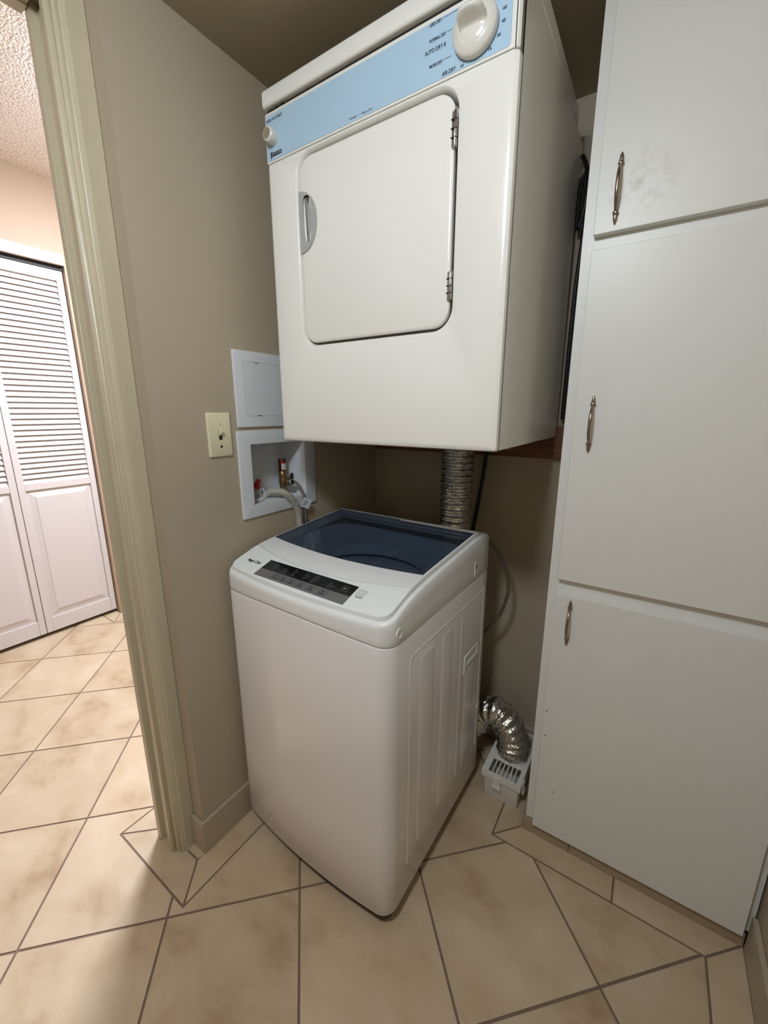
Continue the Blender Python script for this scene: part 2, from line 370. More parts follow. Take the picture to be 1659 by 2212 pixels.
for i, (pf, zz, lab) in enumerate(((prof1, 2.055, 'cream moulded door casing on the laundry side'), (prof2, HEAD, 'cream door jamb between the two casings'), (prof3, 2.060, 'cream door casing on the hallway side'))):
    mb = MB().prism(pf, 0.0, zz)
    mb.prism([(x, 2*YM-y) for x, y in pf][::-1], 0.0, zz)
    struct(mb.out('trim_%d' % (i+1), 'trim', bevel=0.0008, seg=1), lab)
struct(MB().box(-0.103, -0.052, DOOR1-0.01, DOOR0-0.0155, HEAD-0.004, 2.07).box(-0.139, -0.1032, DOOR1-0.01, DOOR0-0.0155, HEAD, 2.03).box(-0.167, -0.1392, DOOR1-0.01, DOOR0-0.0155, HEAD-0.004, 2.06).out('trim_4', 'trim', bevel=0.001), 'cream head casing over the doorway')
struct(MB().box(-1.782, -1.768, -1.83, -0.333, 2.010, 2.064).out('trim_5', 'bifold', bevel=0.003), 'white head trim over the louvred closet doors')
struct(MB().box(-1.842, -1.802, -1.79, -0.331, 1.990, 2.0115).out('trim_6', 'track'), 'black closet door track')

# --- louvred bifold doors in the hall (doors of the closet)
PW = 0.3615; FX = -1.809; Z0, Z1 = 0.024, 1.9895
ST = 0.030; RT, RM0, RM1, RB = 1.938, 0.846, 0.880, 0.108
NS = 37; PITCH = (RT-RM1)/NS
def bevel_box(a, bv=0.002):
    o = box('tmp', a, 'bifold', bevel=bv); return o
first = None
for k in range(4):
    y1 = -0.3335-k*(PW+0.0025); y0 = y1-PW
    d = link(bpy.data.objects.new('door_%d' % (k+1), None)); d.location = (FX, y0, 0); d['kind'] = 'structure'
    d['label'] = ['white louvred bifold panel nearest the door casing', 'second white louvred bifold panel, left of the first', 'third white louvred bifold panel along the closet', 'fourth white louvred bifold panel along the closet'][k]
    if first is None:
        parts = []
        parts.append(box('stile', (-0.028, 0, 0, ST, Z0, Z1), 'bifold', d, bevel=0.002))
        parts.append(box('stile', (-0.028, 0, PW-ST, PW, Z0, Z1), 'bifold', d, bevel=0.002))
        parts.append(box('top_rail', (-0.027, -0.0006, ST, PW-ST, RT, Z1), 'bifold', d, bevel=0.001))
        parts.append(box('mid_rail', (-0.027, -0.0006, ST, PW-ST, RM0, RM1), 'bifold', d, bevel=0.001))
        parts.append(box('bottom_rail', (-0.027, -0.0006, ST, PW-ST, Z0, RB), 'bifold', d, bevel=0.001))
        a0, a1, b0, b1 = ST, PW-ST, RB, RM0; e = 0.040
        mb = MB().loft([[(x, ya, za) for ya, za in ((a0+i, b0+i), (a1-i, b0+i), (a1-i, b1-i), (a0+i, b1-i))] for i, x in ((0, -0.020), (0, -0.011), (0.012, -0.010), (e-0.006, -0.0045), (e, -0.0012))], True, True)
        parts.append(mb.out('raised_panel', 'bifold', d))
        sl = None
        for i in range(NS):
            zc = RM1+(i+0.5)*PITCH
            if sl is None:
                hz = 0.0150
                sec = [(-0.0035, -hz+0.002), (-0.0060, -hz+0.0008), (-0.0195, hz-0.001), (-0.0170, hz)]
                mb = MB(); n = 4
                mb.add([(x, y, z) for y in (ST-0.002, PW-ST+0.002) for x, z in sec], [(0, 1, 2, 3), (4, 7, 6, 5), (0, 4, 5, 1), (1, 5, 6, 2), (2, 6, 7, 3), (3, 7, 4, 0)])
                sl = mb.out('slat', 'bifold', d); sl.location = (0, 0, zc); parts.append(sl)
            else:
                c = sl.copy(); c.location = (0, 0, zc); link(c, d); parts.append(c)
        first = parts
    else:
        for p in first:
            c = p.copy(); link(c, d)

# ================================================================== WASHING MACHINE
WA = math.radians(-1.2612); WW, WD = 0.5496, 0.551
WR = Vector((0.5606, -0.7594, 0)); WL = WR-WW*Vector((math.cos(WA), math.sin(WA), 0))
wm = thing('washing_machine', 'white top-loading washing machine with smoked glass lid standing below the dryer', 'washing machine', WL, WA)
def wout(off, bow=0.020, r=0.034, n=10, taper=0.0065):
    # footprint, counter-clockwise from front-left; bowed front
    x0, x1, y0, y1 = off, WW-off, off, WD-off; rr = max(r-off, 0.004); pts = []
    N = 28
    for k in range(n):
        a = math.pi+math.pi/2*k/n; pts.append((x0+rr+rr*math.cos(a), y0+rr+rr*math.sin(a)))
    for k in range(N+1): pts.append((x0+rr+(x1-x0-2*rr)*k/N, y0))
    for k in range(1, n+1):
        a = -math.pi/2+math.pi/2*k/n; pts.append((x1-rr+rr*math.cos(a), y0+rr+rr*math.sin(a)))
    for k in range(1, 13): pts.append((x1, y0+rr+(y1-y0-rr-0.012)*k/12))
    pts.append((x1-0.004, y1-0.004)); pts.append((x1-0.012, y1))
    for k in range(1, 7): pts.append((x1-0.012+(x0+0.024-x1)*k/6, y1))
    pts.append((x0+0.004, y1-0.004))
    for k in range(0, 12): pts.append((x0, y1-0.012+(y0+rr-y1+0.012)*k/12))
    out = []
    for x, y in pts:
        u = (x-WW/2)/(WW/2); b = bow*max(0.0, 1-u*u)*max(0.0, 1-max(y-off, 0)/(0.05))
        tl = taper*min(1, max(0, (y-0.03)/0.08)) if x < 0.05 else 0
        out.append((x+tl*(1-min(1, max(0, x/0.05))), y-b))
    return out
ZB, ZS = 0.045, 0.787
def seamz(x, y):
    u = (x-WW/2)/(WW/2); return 0.013*max(0, 1-u*u)*max(0.0, 1-max(y+0.02, 0)/0.06)
rings = []
for off, z in ((0.010, ZB), (0.003, ZB+0.0015), (0.0, ZB+0.006), (0.0, 0.25), (0.0, 0.5), (0.0, ZS-0.006), (0.0012, ZS-0.0025), (0.005, ZS-0.0015), (0.006, ZS+0.001)):
    rings.append([(x, y, z+(seamz(x, y) if z > 0.7 else 0)) for x, y in wout(off)])
MB().loft(rings).out('cabinet_body', 'washer', wm, smooth=40)
rings = [[(x, y, z) for x, y in wout(off)] for off, z in ((0.018, 0.012), (0.014, 0.016), (0.012, ZB+0.002))]
MB().loft(rings).out('base', 'darkbase', wm, smooth=40)
for fx, fy in ((0.06, 0.05), (WW-0.05, 0.045), (0.06, WD-0.06), (WW-0.05, WD-0.06)):
    MB().lathe([(0.016, 0.0), (0.018, 0.003), (0.018, 0.009), (0.010, 0.011), (0.010, 0.02)], 20, c=(fx, fy, 0)).out('foot', 'black', wm, smooth=40)
# top housing
def interp(xs, ys, x):
    if x <= xs[0]: return ys[0]
    for i in range(len(xs)-1):
        if x <= xs[i+1]:
            t = (x-xs[i])/(xs[i+1]-xs[i]); return ys[i]+t*(ys[i+1]-ys[i])
    return ys[-1]
RY = [-0.02, 0.0, 0.02, 0.06, 0.1, 0.2, 0.35, 0.475, 0.52, 0.551]; RZ = [0.838, 0.841, 0.8475, 0.862, 0.8735, 0.886, 0.8985, 0.909, 0.906, 0.898]
def rz(y): return interp(RY, RZ, y)
TYs = [-0.03, 0.0, 0.05, 0.09, 0.115, 0.145, 0.2, 0.35, 0.475, 0.56]; TZs = [0.8415, 0.8515, 0.8680, 0.8805, 0.8862, 0.8908, 0.8968, 0.9090, 0.9188, 0.921]
def zt(y): return interp(TYs, TZs, y)
rings = []
for off, dz in ((0.006, 'a'), (0.005, 'b'), (0.001, 'c'), (0.0, 'd'), (0.0, 0.3), (0.0, 0.7), (0.0008, -0.006), (0.003, -0.002), (0.0065, -0.0003), (0.011, 0.0), (0.0125, -0.002), (0.016, -0.02)):
    ring = []
    for x, y in wout(off, bow=0.020-0.2*off):
        sz = ZS+seamz(x, y)
        if dz == 'a': z = sz-0.004
        elif dz == 'b': z = sz+0.0012
        elif dz == 'c': z = sz+0.0022
        elif dz == 'd': z = sz+0.005
        elif off == 0.0: z = sz+(rz(y)-sz)*dz
        else: z = rz(y)+dz
        ring.append((x, y, z))
    rings.append(ring)
hous = MB().loft(rings, False, False)
hous.out('top_housing', 'wplastic', wm, smooth=35)
def qtop(x):                        # lid seam, glass front
    u = (x-0.275)/0.262
    return 0.072+0.037*u*u, 0.1435+0.0245*u*u
XL0, XL1 = 0.0125, WW-0.0125
def panel_front(x):
    u = (x-0.275)/0.262; y = -0.0125*(1-u*u)+0.008; r = 0.026
    for e in (x-XL0, XL1-x):
        if e < r: y += (r-math.sqrt(max(0, r*r-(r-e)**2)))
    return y
def cosx(i, n): return XL0+(XL1-XL0)*(0.5-0.5*math.cos(math.pi*i/n))
def patch(y0f, y1f, x0, x1, nu, nv, thick, cos=False):
    # solid patch following zt, skirt of given thickness; built as closed grid
    vs = []; 
    for j in range(nv+1):
        for i in range(nu+1):
            s = (0.5-0.5*math.cos(math.pi*i/nu)) if cos else i/nu
            x = x0+(x1-x0)*s; y = y0f(x)+(y1f(x)-y0f(x))*j/nv; vs.append((x, y, zt(y)))
    n = len(vs); vs += [(x, y, z-thick) for x, y, z in vs]
    W_ = nu+1; f = []
    for j in range(nv):
        for i in range(nu):
            a = j*W_+i; f.append((a, a+1, a+W_+1, a+W_)); f.append((n+a, n+a+W_, n+a+W_+1, n+a+1))
    for i in range(nu):
        a = i; f.append((a, n+a, n+a+1, a+1)); a = nv*W_+i; f.append((a, a+1, n+a+1, n+a))
    for j in range(nv):
        a = j*W_; f.append((a, a+W_, n+a+W_, n+a)); a = j*W_+nu; f.append((a, n+a, n+a+W_, a+W_))
    return vs, f
cp = MB().add(*patch(panel_front, lambda x: qtop(x)[0]-0.0012, XL0, XL1, 72, 8, 0.022, True)).out('control_panel', 'wpanel', wm, smooth=35)
b_ = cp.modifiers.new('bevel', 'BEVEL'); b_.width = 0.003; b_.segments = 3; b_.limit_method = 'ANGLE'; b_.angle_limit = math.radians(50)
lid = MB().add(*patch(lambda x: qtop(x)[0]+0.0010, lambda x: qtop(x)[1]-0.0003, XL0, XL1, 60, 6, 0.018))
lid.add(*patch(lambda x: qtop(x)[1]-0.0003, lambda x: 0.482, XL1-0.0065, XL1, 2, 16, 0.018))
lid.add(*patch(lambda x: qtop(x)[1]-0.0003, lambda x: 0.482, XL0, XL0+0.0030, 2, 16, 0.018))
lid.add(*patch(lambda x: 0.4745, lambda x: 0.482, XL0+0.0030, XL1-0.0065, 8, 1, 0.018))
lidf = lid.out('lid_frame', 'wplastic', wm, smooth=35)
gl = MB().add(*patch(lambda x: qtop(x)[1]+0.0002, lambda x: 0.4743, XL0+0.0031, XL1-0.0066, 40, 16, 0.0035)).out('lid_glass', 'lidglass', wm, smooth=35)
MB().add([(x, y, zt(y)+0.0006) for x, y in ((0.275, 0.463), (0.530, 0.463), (0.530, 0.4735), (0.275, 0.4735))], [(0, 1, 2, 3)]).out('lid_label', 'labelw', wm)
rd = MB()      # rear deck behind the lid
rd.add(*patch(lambda x: 0.4835, lambda x: 0.540, 0.0125, WW-0.0125, 8, 4, 0.02))
o = rd.out('rear_deck', 'wplastic', wm, smooth=35)
for v in o.data.vertices: v.co.z += -0.012-0.12*max(0, v.co.y-0.49)
# tub under the lid
rings = []
cx, cy = 0.275, 0.305
oval = []
for k in range(64):
    a = 2*math.pi*k/64; c_, s_ = math.cos(a), math.sin(a); p = 5.0
    q = (abs(c_)**p+abs(s_)**p)**(-1/p); oval.append((c_*q, s_*q, c_, s_))
for (rx, ry, z, m_) in ((0.254, 0.163, 0.876, 0), (0.249, 0.158, 0.874, 0), (0.232, 0.146, 0.850, 0.25), (0.215, 0.136, 0.838, 0.6), (0.170, 0.128, 0.832, 1), (0.166, 0.124, 0.826, 1), (0.166, 0.124, 0.80, 1)):
    rings.append([(cx+rx*((1-m_)*q[0]+m_*q[2]), cy+ry*((1-m_)*q[1]+m_*q[3]), z) for q in oval])
MB().loft(rings, False, False).out('tub_cover', 'tub', wm, smooth=40)
rings = [[(cx+r*q[2], cy+0.74*r*q[3], z) for q in oval] for r, z in ((0.185, 0.815), (0.175, 0.812), (0.195, 0.79), (0.195, 0.55), (0.17, 0.53))]
MB().loft(rings, False, True).out('wash_basket', 'basket', wm, smooth=40)
# display, buttons, print
def on_panel(x0, y0, eps=0.0005): return lambda u, v: (x0+u, y0+v, zt(y0+v)+eps)
def flat_patch(x0, x1, y0, y1, eps, m, name, nx=2, ny=6, skew=0.0, r=0.0, parent=None):
    vs = [(x0+(x1-x0)*i/nx, y0+(y1-y0)*j/ny, zt(y0+(y1-y0)*j/ny)+eps) for j in range(ny+1) for i in range(nx+1)]
    f = [(j*(nx+1)+i, j*(nx+1)+i+1, (j+1)*(nx+1)+i+1, (j+1)*(nx+1)+i) for j in range(ny) for i in range(nx)]
    return mesh_obj(name, vs, f, m, parent or wm)
disp = flat_patch(0.119, 0.4215, 0.0055, 0.0655, 0.0004, 'dispgrey', 'display_panel')
flat_patch(0.1205, 0.4205, 0.0315, 0.0645, 0.0007, 'blackglass', 'display_window', parent=disp)
def frame_patch(x0, x1, y0, y1, t, m, name, parent, eps=0.0009):
    P = [(x0, y0), (x1, y0), (x1, y1), (x0, y1)]; Q = [(x0+t, y0+t), (x1-t, y0+t), (x1-t, y1-t), (x0+t, y1-t)]
    vs = [(x, y, zt(y)+eps) for x, y in P+Q]
    return mesh_obj(name, vs, [(i, (i+1) % 4, 4+(i+1) % 4, 4+i) for i in range(4)], m, parent)
for i, bx in enumerate((0.178, 0.205, 0.235, 0.265, 0.300, 0.338)):
    b = frame_patch(bx, bx+0.023, 0.0125, 0.0265, 0.0009, 'ink', 'button_outline', disp)
    mesh_obj('button_icon', [(bx+0.0115+dx_, y, zt(y)+0.0009) for dx_, y in ((-0.003, 0.0195), (0.003, 0.0195), (0.004, 0.0245), (0, 0.0225), (-0.004, 0.0245))], [(0, 1, 2, 3, 4)], 'ink', disp)
    MB().add([(x, y, zt(y)+0.0009) for x, y in ((bx+0.004, 0.0142), (bx+0.019, 0.0142), (bx+0.019, 0.0162), (bx+0.004, 0.0162))], [(0, 1, 2, 3)]).out('button_caption', 'ink', disp)
for cxk, rows in ((0.150, 4), (0.190, 3), (0.222, 4), (0.262, 4), (0.292, 4), (0.345, 3)):
    for k in range(rows):
        y = 0.037+k*0.0062; L = random.uniform(0.010, 0.020)
        mesh_obj('display_print', [(cxk+dx_, yy, zt(yy)+0.0010) for dx_, yy in ((0, y), (L, y), (L, y+0.0016), (0, y+0.0016))], [(0, 1, 2, 3)], 'greyink', disp)
frame_patch(0.384, 0.404, 0.0405, 0.0565, 0.0009, 'greyink', 'start_button_outline', disp, 0.0011)
mesh_obj('start_button_icon', [(0.394+a_, y, zt(y)+0.0011) for a_, y in ((-0.006, 0.0445), (0.002, 0.0450), (0.006, 0.0530), (-0.001, 0.0505), (-0.005, 0.0525))], [(0, 1, 2, 3, 4)], 'greyink', disp)
onb = frame_patch(0.4285, 0.4500, 0.0415, 0.0590, 0.0007, 'ink', 'power_button_outline', wm, 0.0005)
vs = []; fs = []
for k in range(24):
    a = 2*math.pi*k/24
    for r_ in (0.0045, 0.0053): y = 0.0502+r_*math.sin(a); vs.append((0.4392+r_*math.cos(a), y, zt(y)+0.0006))
fs = [(2*k, 2*k+1, (2*k+3) % 48, (2*k+2) % 48) for k in range(24)]
mesh_obj('power_button_ring', vs, fs, 'ink', onb)
lettering('ON/OFF', 0.0052, on_panel(0.4315, 0.0355), 'ink', onb, bold=0.0001)
lettering('Magic Chef', 0.0125, on_panel(0.050, 0.0400), 'ink', wm, name='brand_lettering', bold=0.00035, width=0.053, italic=0.15)
# side details (right side)
def side_pad(y0, y1, z0, z1, h, name, r=0.02):
    rings = []
    for i, x in ((0, WW-0.0005), (0.003, WW+h*0.5), (0.007, WW+h)):
        rings.append([(x, a, b) for a, b in rrect(y0+i, y1-i, z0+i, z1-i, max(r-i, 0.002), 5)])
    return MB().loft(rings, False, True).out(name, 'washer', wm, smooth=60)
for y0, y1, z1 in ((0.125, 0.200, 0.708), (0.240, 0.305, 0.705), (0.356, 0.380, 0.700), (0.40, 0.47, 0.505)):
    side_pad(y0, y1, 0.16, z1, 0.0014, 'pressed_rib', 0.0105)
def ridge(pts, h=0.0011, wdt=0.004, name='pressed_ridge', m='washer'):
    P = spline(pts, 6)
    return MB().tube([(WW+0.0, y, z) for y, z in [(p.x, p.y) for p in P]], h, 8).out(name, m, wm, smooth=60)
ridge([(0.083, 0.14, 0), (0.083, 0.40, 0), (0.083, 0.70, 0), (0.088, 0.722, 0), (0.110, 0.731, 0), (0.30, 0.730, 0), (0.50, 0.730, 0), (0.515, 0.72, 0), (0.518, 0.69, 0), (0.518, 0.16, 0)])
hr = MB().tube([(WW, y, z) for y, z in ((0.392, 0.505), (0.392, 0.559), (0.487, 0.559), (0.486, 0.529), (0.405, 0.527))], 0.0022, 8).out('side_grip', 'wplastic', wm, smooth=60)
MB().lathe([(0.0115, -0.001), (0.0115, 0.0012), (0.0100, 0.0018), (0.0095, 0.0006)], 24, 'x', c=(WW, 0.036, 0.8135)).out('screw_cap', 'wplastic', wm, smooth=40)
MB().tube([(WW, y, z) for y, z in ((0.4365, 0.800), (0.437, 0.842), (0.446, 0.842), (0.457, 0.828), (0.4575, 0.812), (0.438, 0.812))], 0.0016, 8).out('side_clip', 'wplastic', wm, smooth=60)
MB().box(WW-0.002, WW+0.0012, 0.4435, 0.4495, 0.818, 0.834).out('clip_slot', 'greyink', wm)

# ================================================================== DRYER
DX, DY, DZ = 0.0888, -0.5806, 1.1846; DWd, DDp, DHt = 0.6080, 0.5600, 0.8090
dr = thing('tumble_dryer', 'white compact tumble dryer with blue control strip mounted above the washer', 'dryer', (DX, DY, DZ))
# body shell: front 8 mm behind the front panel; side profile
prof = [(0.012, 0.002), (0.012, 0.776), (0.47, 0.776), (0.555, 0.776), (0.575, 0.755), (0.572, 0.705), (0.545, 0.690), (0.545, 0.60), (0.560, 0.2), (0.560, 0.002)]
mb = MB(); n = len(prof)
mb.add([(x, y, z) for x in (0.003, DWd) for y, z in prof], [tuple(range(n)), tuple(range(n, 2*n))[::-1]]+[(i, n+i, n+(i+1) % n, (i+1) % n) for i in range(1, n)])
mb.out('body', 'enamel', dr, bevel=0.002)
# front panel with the door recess
ZF = 0.6566
def fring(x0, x1, z0, z1, r, y, n=9): return [(a, y, b) for a, b in rrect(x0, x1, z0, z1, r, n)]
fx1 = 0.6055
rings = [fring(0.003, fx1, 0.004, ZF-0.001, 0.004, 0.022), fring(0.0, fx1+0.0010, 0.000, ZF-0.0005, 0.006, 0.016), fring(0.0, fx1+0.0010, 0.000, ZF-0.0005, 0.006, 0.009),
         fring(0.002, fx1-0.001, 0.002, ZF-0.0005, 0.006, 0.0035), fring(0.006, fx1-0.0065, 0.006, ZF-0.0005, 0.006, 0.0006), fring(0.012, fx1-0.013, 0.012, ZF-0.001, 0.006, 0.0),
         fring(0.092, 0.503, 0.235, 0.653, 0.046, 0.0), fring(0.0940, 0.5010, 0.2372, 0.6515, 0.0445, 0.0012), fring(0.0965, 0.4990, 0.2390, 0.6490, 0.0425, 0.0060), fring(0.0985, 0.4980, 0.2405, 0.6465, 0.041, 0.0120), fring(0.0992, 0.4975, 0.2408, 0.6458, 0.040, 0.0360)]
MB().loft(rings, False, True).out('front_panel', 'enamel', dr, smooth=32)
# door
def holering(outer, cx_=0.1265, cz_=0.5135, hx_=0.0125, hz_=0.0480):
    out = []
    for (x, y, z) in outer:
        a = math.atan2((z-cz_)/hz_, (x-cx_)/hx_) ; d = math.hypot((x-cx_)/hx_, (z-cz_)/hz_)
        out.append((cx_+(x-cx_)/d, y, cz_+(z-cz_)/d))
    return out
door = MB().loft([fring(0.1030, 0.4925, 0.2455, 0.6405, 0.036, 0.0120), fring(0.1020, 0.4935, 0.2445, 0.6415, 0.037, 0.0060), fring(0.1025, 0.4930, 0.2450, 0.6410, 0.0365, 0.0025), fring(0.1045, 0.4910, 0.2470, 0.6390, 0.0350, 0.0008), fring(0.1085, 0.4870, 0.2510, 0.6350, 0.031, 0.0), holering(fring(0.1085, 0.4870, 0.2510, 0.6350, 0.031, 0.0))], False, False).out('door', 'enamel', dr, smooth=32)
# half-moon handle with finger recess
def moon(s, y, dx=0.0):
    pts = []; zc, hz = 0.5105, 0.0660*s; x0 = 0.1030+0.004*(1-s)*4+dx
    for k in range(25):
        t = -1+2*k/24; z = zc+hz*t
        wdt = 0.0525*s*math.sqrt(max(0, 1-abs(t)**2.1)); pts.append((x0+wdt, y, z))
    for k in range(1, 12):
        t = 1-2*k/12; pts.append((x0-0.0006*(1-t*t), y, zc+hz*0.97*t))
    return pts
def slotring(sx, sz, y, N=36):
    # finger slot outline with same count as moon (36 points)
    pts = []; cxs, zc, hx, hz = 0.1265, 0.5135, 0.0112*sx, 0.0465*sz
    for k in range(N):
        a = -math.pi/2+2*math.pi*k/N; c_, s_ = math.cos(a), math.sin(a); p = 3.0
        q = (abs(c_)**p+abs(s_)**p)**(-1/p); pts.append((cxs+hx*c_*q, y, zc+hz*s_*q))
    return pts
N_ = len(moon(1, 0))
MB().loft([moon(1.0, 0.0002), moon(1.0, -0.0022), moon(0.98, -0.0034), slotring(1.17, 1.06, -0.0036, N_), slotring(1.05, 1.0, -0.0020, N_), slotring(0.98, 0.97, 0.0060, N_), slotring(0.80, 0.92, 0.0110, N_), slotring(0.5, 0.85, 0.0125, N_)], False, True).out('handle', 'handlegrey', door, smooth=40)
for z0, z1 in ((0.548, 0.604), (0.292, 0.343)):
    h = box('hinge', (0.4895, 0.4978, -0.0030, 0.0060, z0, z1), 'chrome', dr, bevel=0.0008)
    MB().lathe([(0.0032, 0.0), (0.0036, 0.001), (0.0036, z1-z0-0.001), (0.0032, z1-z0)], 14, c=(0.4965, -0.0030, z0)).out('hinge_pin', 'chrome', h, smooth=40)
    for kk in (0.25, 0.5, 0.75): box('hinge_joint', (0.4893, 0.5003, -0.0069, -0.0028, z0+(z1-z0)*kk-0.0006, z0+(z1-z0)*kk+0.0006), 'slot', h)
# console strip
con = MB().loft([fring(0.001, 0.6035, 0.6578, 0.7600, 0.003, 0.020), fring(0.0, 0.6045, 0.6572, 0.7605, 0.004, 0.004), fring(0.002, 0.6010, 0.6585, 0.7595, 0.004, 0.0002), fring(0.0035, 0.5965, 0.6600, 0.7585, 0.004, -0.0006)], True, True).out('console', 'enamel', dr, smooth=32)
mesh_obj('blue_strip', [(a, -0.0012, b) for a, b in rrect(0.0055, 0.5895, 0.6620, 0.7525, 0.006, 6)], [tuple(range(28))], 'blue', con)
mesh_obj('console_rib', *(lambda m_: (m_.v, m_.f))(MB().box(0.597, 0.5985, -0.0008, 0.001, 0.658, 0.762)), 'slot', con)
box('shadow_gap', (0.004, 0.602, 0.009, 0.014, 0.7575, 0.7745), 'slot', dr)
for k, (px_, pz_) in enumerate(((0.006, 0.7625), (0.032, 0.7650), (0.052, 0.7665))): box('chipped_spot', (px_, px_+0.009-0.002*k, 0.004, 0.010, pz_-0.002, pz_+0.003), 'black', dr)
# top lid
rings = []
lidprof = [(0.0, 0.771), (-0.004, 0.774), (-0.004, 0.800), (-0.001, 0.8065), (0.006, 0.809), (0.462, 0.809), (0.470, 0.806), (0.472, 0.777)]
n = len(lidprof); mb = MB()
mb.add([(x, y, z) for x in (-0.002, DWd+0.001) for y, z in lidprof], [tuple(range(n)), tuple(range(n, 2*n))[::-1]]+[(i, n+i, n+(i+1) % n, (i+1) % n) for i in range(n)])
mb.out('top_lid', 'enamel', dr, bevel=0.003, seg=3)
# dial
dial = MB().lathe([(0.036, -0.0014), (0.0395, -0.0040), (0.0395, -0.0120), (0.0372, -0.0150), (0.0265, -0.0188), (0.0252, -0.0176), (0.0240, -0.0176)], 48, 'y', c=(0.5290, 0, 0.7055)).out('dial', 'knob', dr, smooth=40)
def grip_h(r, a_):
    x, z = r*math.cos(a_), r*math.sin(a_)
    zz = z/0.0245; e = max(0.0, 1-(x/0.0245)**2)**0.25
    up_ = 1/(1+math.exp(-(zz-0.02)/0.055)); dn_ = 1/(1+math.exp((zz-0.66)/0.10))
    edge = min(1.0, (1-r/0.0245)/0.10)
    return 0.0030*(1-min(1, r/0.0245)**4)+0.0270*up_*dn_*e*edge**0.6
gv = [(0.5290, -0.0178-grip_h(0.0, 0.0), 0.7055)]; gf = []; NR, NA = 26, 64
for ir in range(1, NR+1):
    r = 0.0245*ir/NR
    for ia in range(NA):
        a_ = 2*math.pi*ia/NA; gv.append((0.5290+r*math.cos(a_), -0.0178-grip_h(r, a_), 0.7055+r*math.sin(a_)))
gf += [(0, 1+i, 1+(i+1) % NA) for i in range(NA)]
for ir in range(NR-1):
    gf += [(1+ir*NA+i, 1+(ir+1)*NA+i, 1+(ir+1)*NA+(i+1) % NA, 1+ir*NA+(i+1) % NA) for i in range(NA)]
mesh_obj('dial_grip', gv, gf, 'knob', dial, smooth=60)
mesh_obj('dial_pointer', [(0.529+r_*math.cos(a_), -0.0155, 0.7055+r_*math.sin(a_)) for r_, a_ in ((0.0285, 0.17), (0.0350, 0.17), (0.0350, 0.24), (0.0285, 0.25))], [(0, 1, 2, 3)], 'greyink', dial)
btn = MB().lathe([(0.0150, -0.001), (0.0155, -0.005), (0.0155, -0.016), (0.0150, -0.021), (0.0120, -0.0238), (0.0108, -0.0235), (0.0, -0.0232)], 36, 'y', c=(0.0300, 0, 0.7045)).out('start_button', 'knob', dr, smooth=40)
mesh_obj('button_face', [(0.0300+0.0108*math.cos(2*math.pi*k/24), -0.02395, 0.7045+0.0108*math.sin(2*math.pi*k/24)) for k in range(24)], [tuple(range(24))], 'taupe', btn)  # button front as a flat taupe disc, darker than its rim
def on_con(x0, z0): return lambda u, v: (x0+u, -0.0016, z0+v)
for s, x_, z_, sz, wd_ in (('PUSH TO START', 0.0072, 0.7400, 0.0078, 0.053), ('LESS DRY', 0.4392, 0.7465, 0.0068, 0.0250), ('NORMAL DRY', 0.4390, 0.7235, 0.0068, 0.0335), ('AUTO DRY 8', 0.4300, 0.7075, 0.0088, 0.0420), ('MORE DRY', 0.4405, 0.6855, 0.0068, 0.0270), ('AIR DRY', 0.4660, 0.6648, 0.0086, 0.0270),
                           ('60', 0.5735, 0.7150, 0.0060, 0.0065), ('45', 0.5725, 0.6985, 0.0060, 0.0065), ('30', 0.5655, 0.6820, 0.0060, 0.0065), ('15', 0.5515, 0.6690, 0.0060, 0.0058), ('10', 0.5015, 0.6645, 0.0060, 0.0058)):
    lettering(s, sz, on_con(x_, z_), 'ink', con, bold=0.0002, width=wd_)
lettering('Portable   •   Heavy Duty', 0.0062, on_con(0.254, 0.6668), 'ink', con, italic=0.2, width=0.060)
for (xa, za, xb, zb) in ((0.4665, 0.749, 0.494, 0.7495), (0.475, 0.7262, 0.4835, 0.7262), (0.470, 0.6885, 0.4835, 0.6885)):
    mesh_obj('tick_line', [(xa, -0.0016, za), (xb, -0.0016, zb), (xb, -0.0016, zb+0.0006), (xa, -0.0016, za+0.0006)], [(0, 1, 2, 3)], 'ink', con)
for deg in range(-150, 190, 14):
    a = math.radians(deg); c_, s_ = math.cos(a), math.sin(a); r0, r1, t = 0.0425, 0.0455, 0.0004
    mesh_obj('tick_mark', [(0.529+r*c_-sg*t*s_, -0.0016, 0.7055+r*s_+sg*t*c_) for r, sg in ((r0, -1), (r1, -1), (r1, 1), (r0, 1))], [(0, 1, 2, 3)], 'inkl', con)
mesh_obj('logo_block', [(x_, -0.0015, z_) for x_, z_ in ((0.0165, 0.6660), (0.0205, 0.6660), (0.0205, 0.6688), (0.0535, 0.6690), (0.0535, 0.6715), (0.0205, 0.6720), (0.0205, 0.6795), (0.0165, 0.6795))], [tuple(range(8))], 'ink', con)
lettering('Kenmore', 0.0085, on_con(0.0215, 0.6725), 'ink', con, name='logo_lettering', bold=0.0003, width=0.032, italic=0.12)

# --- wooden wall support that carries the dryer
sup = thing('wooden_support', 'brown wooden ledger board on the back wall carrying the dryer', 'wooden ledger', (0, 0, 0))
box('ledger_board', (0.012, 0.7670, -0.0195, 0.0, 1.117, 1.218), 'wood', sup, bevel=0.002)
for xa, xb in ((0.13, 0.26), (0.55, 0.66)): box('support_arm', (xa, xb, -0.40, -0.0200, 1.1722, 1.1862), 'wood', sup, bevel=0.001)

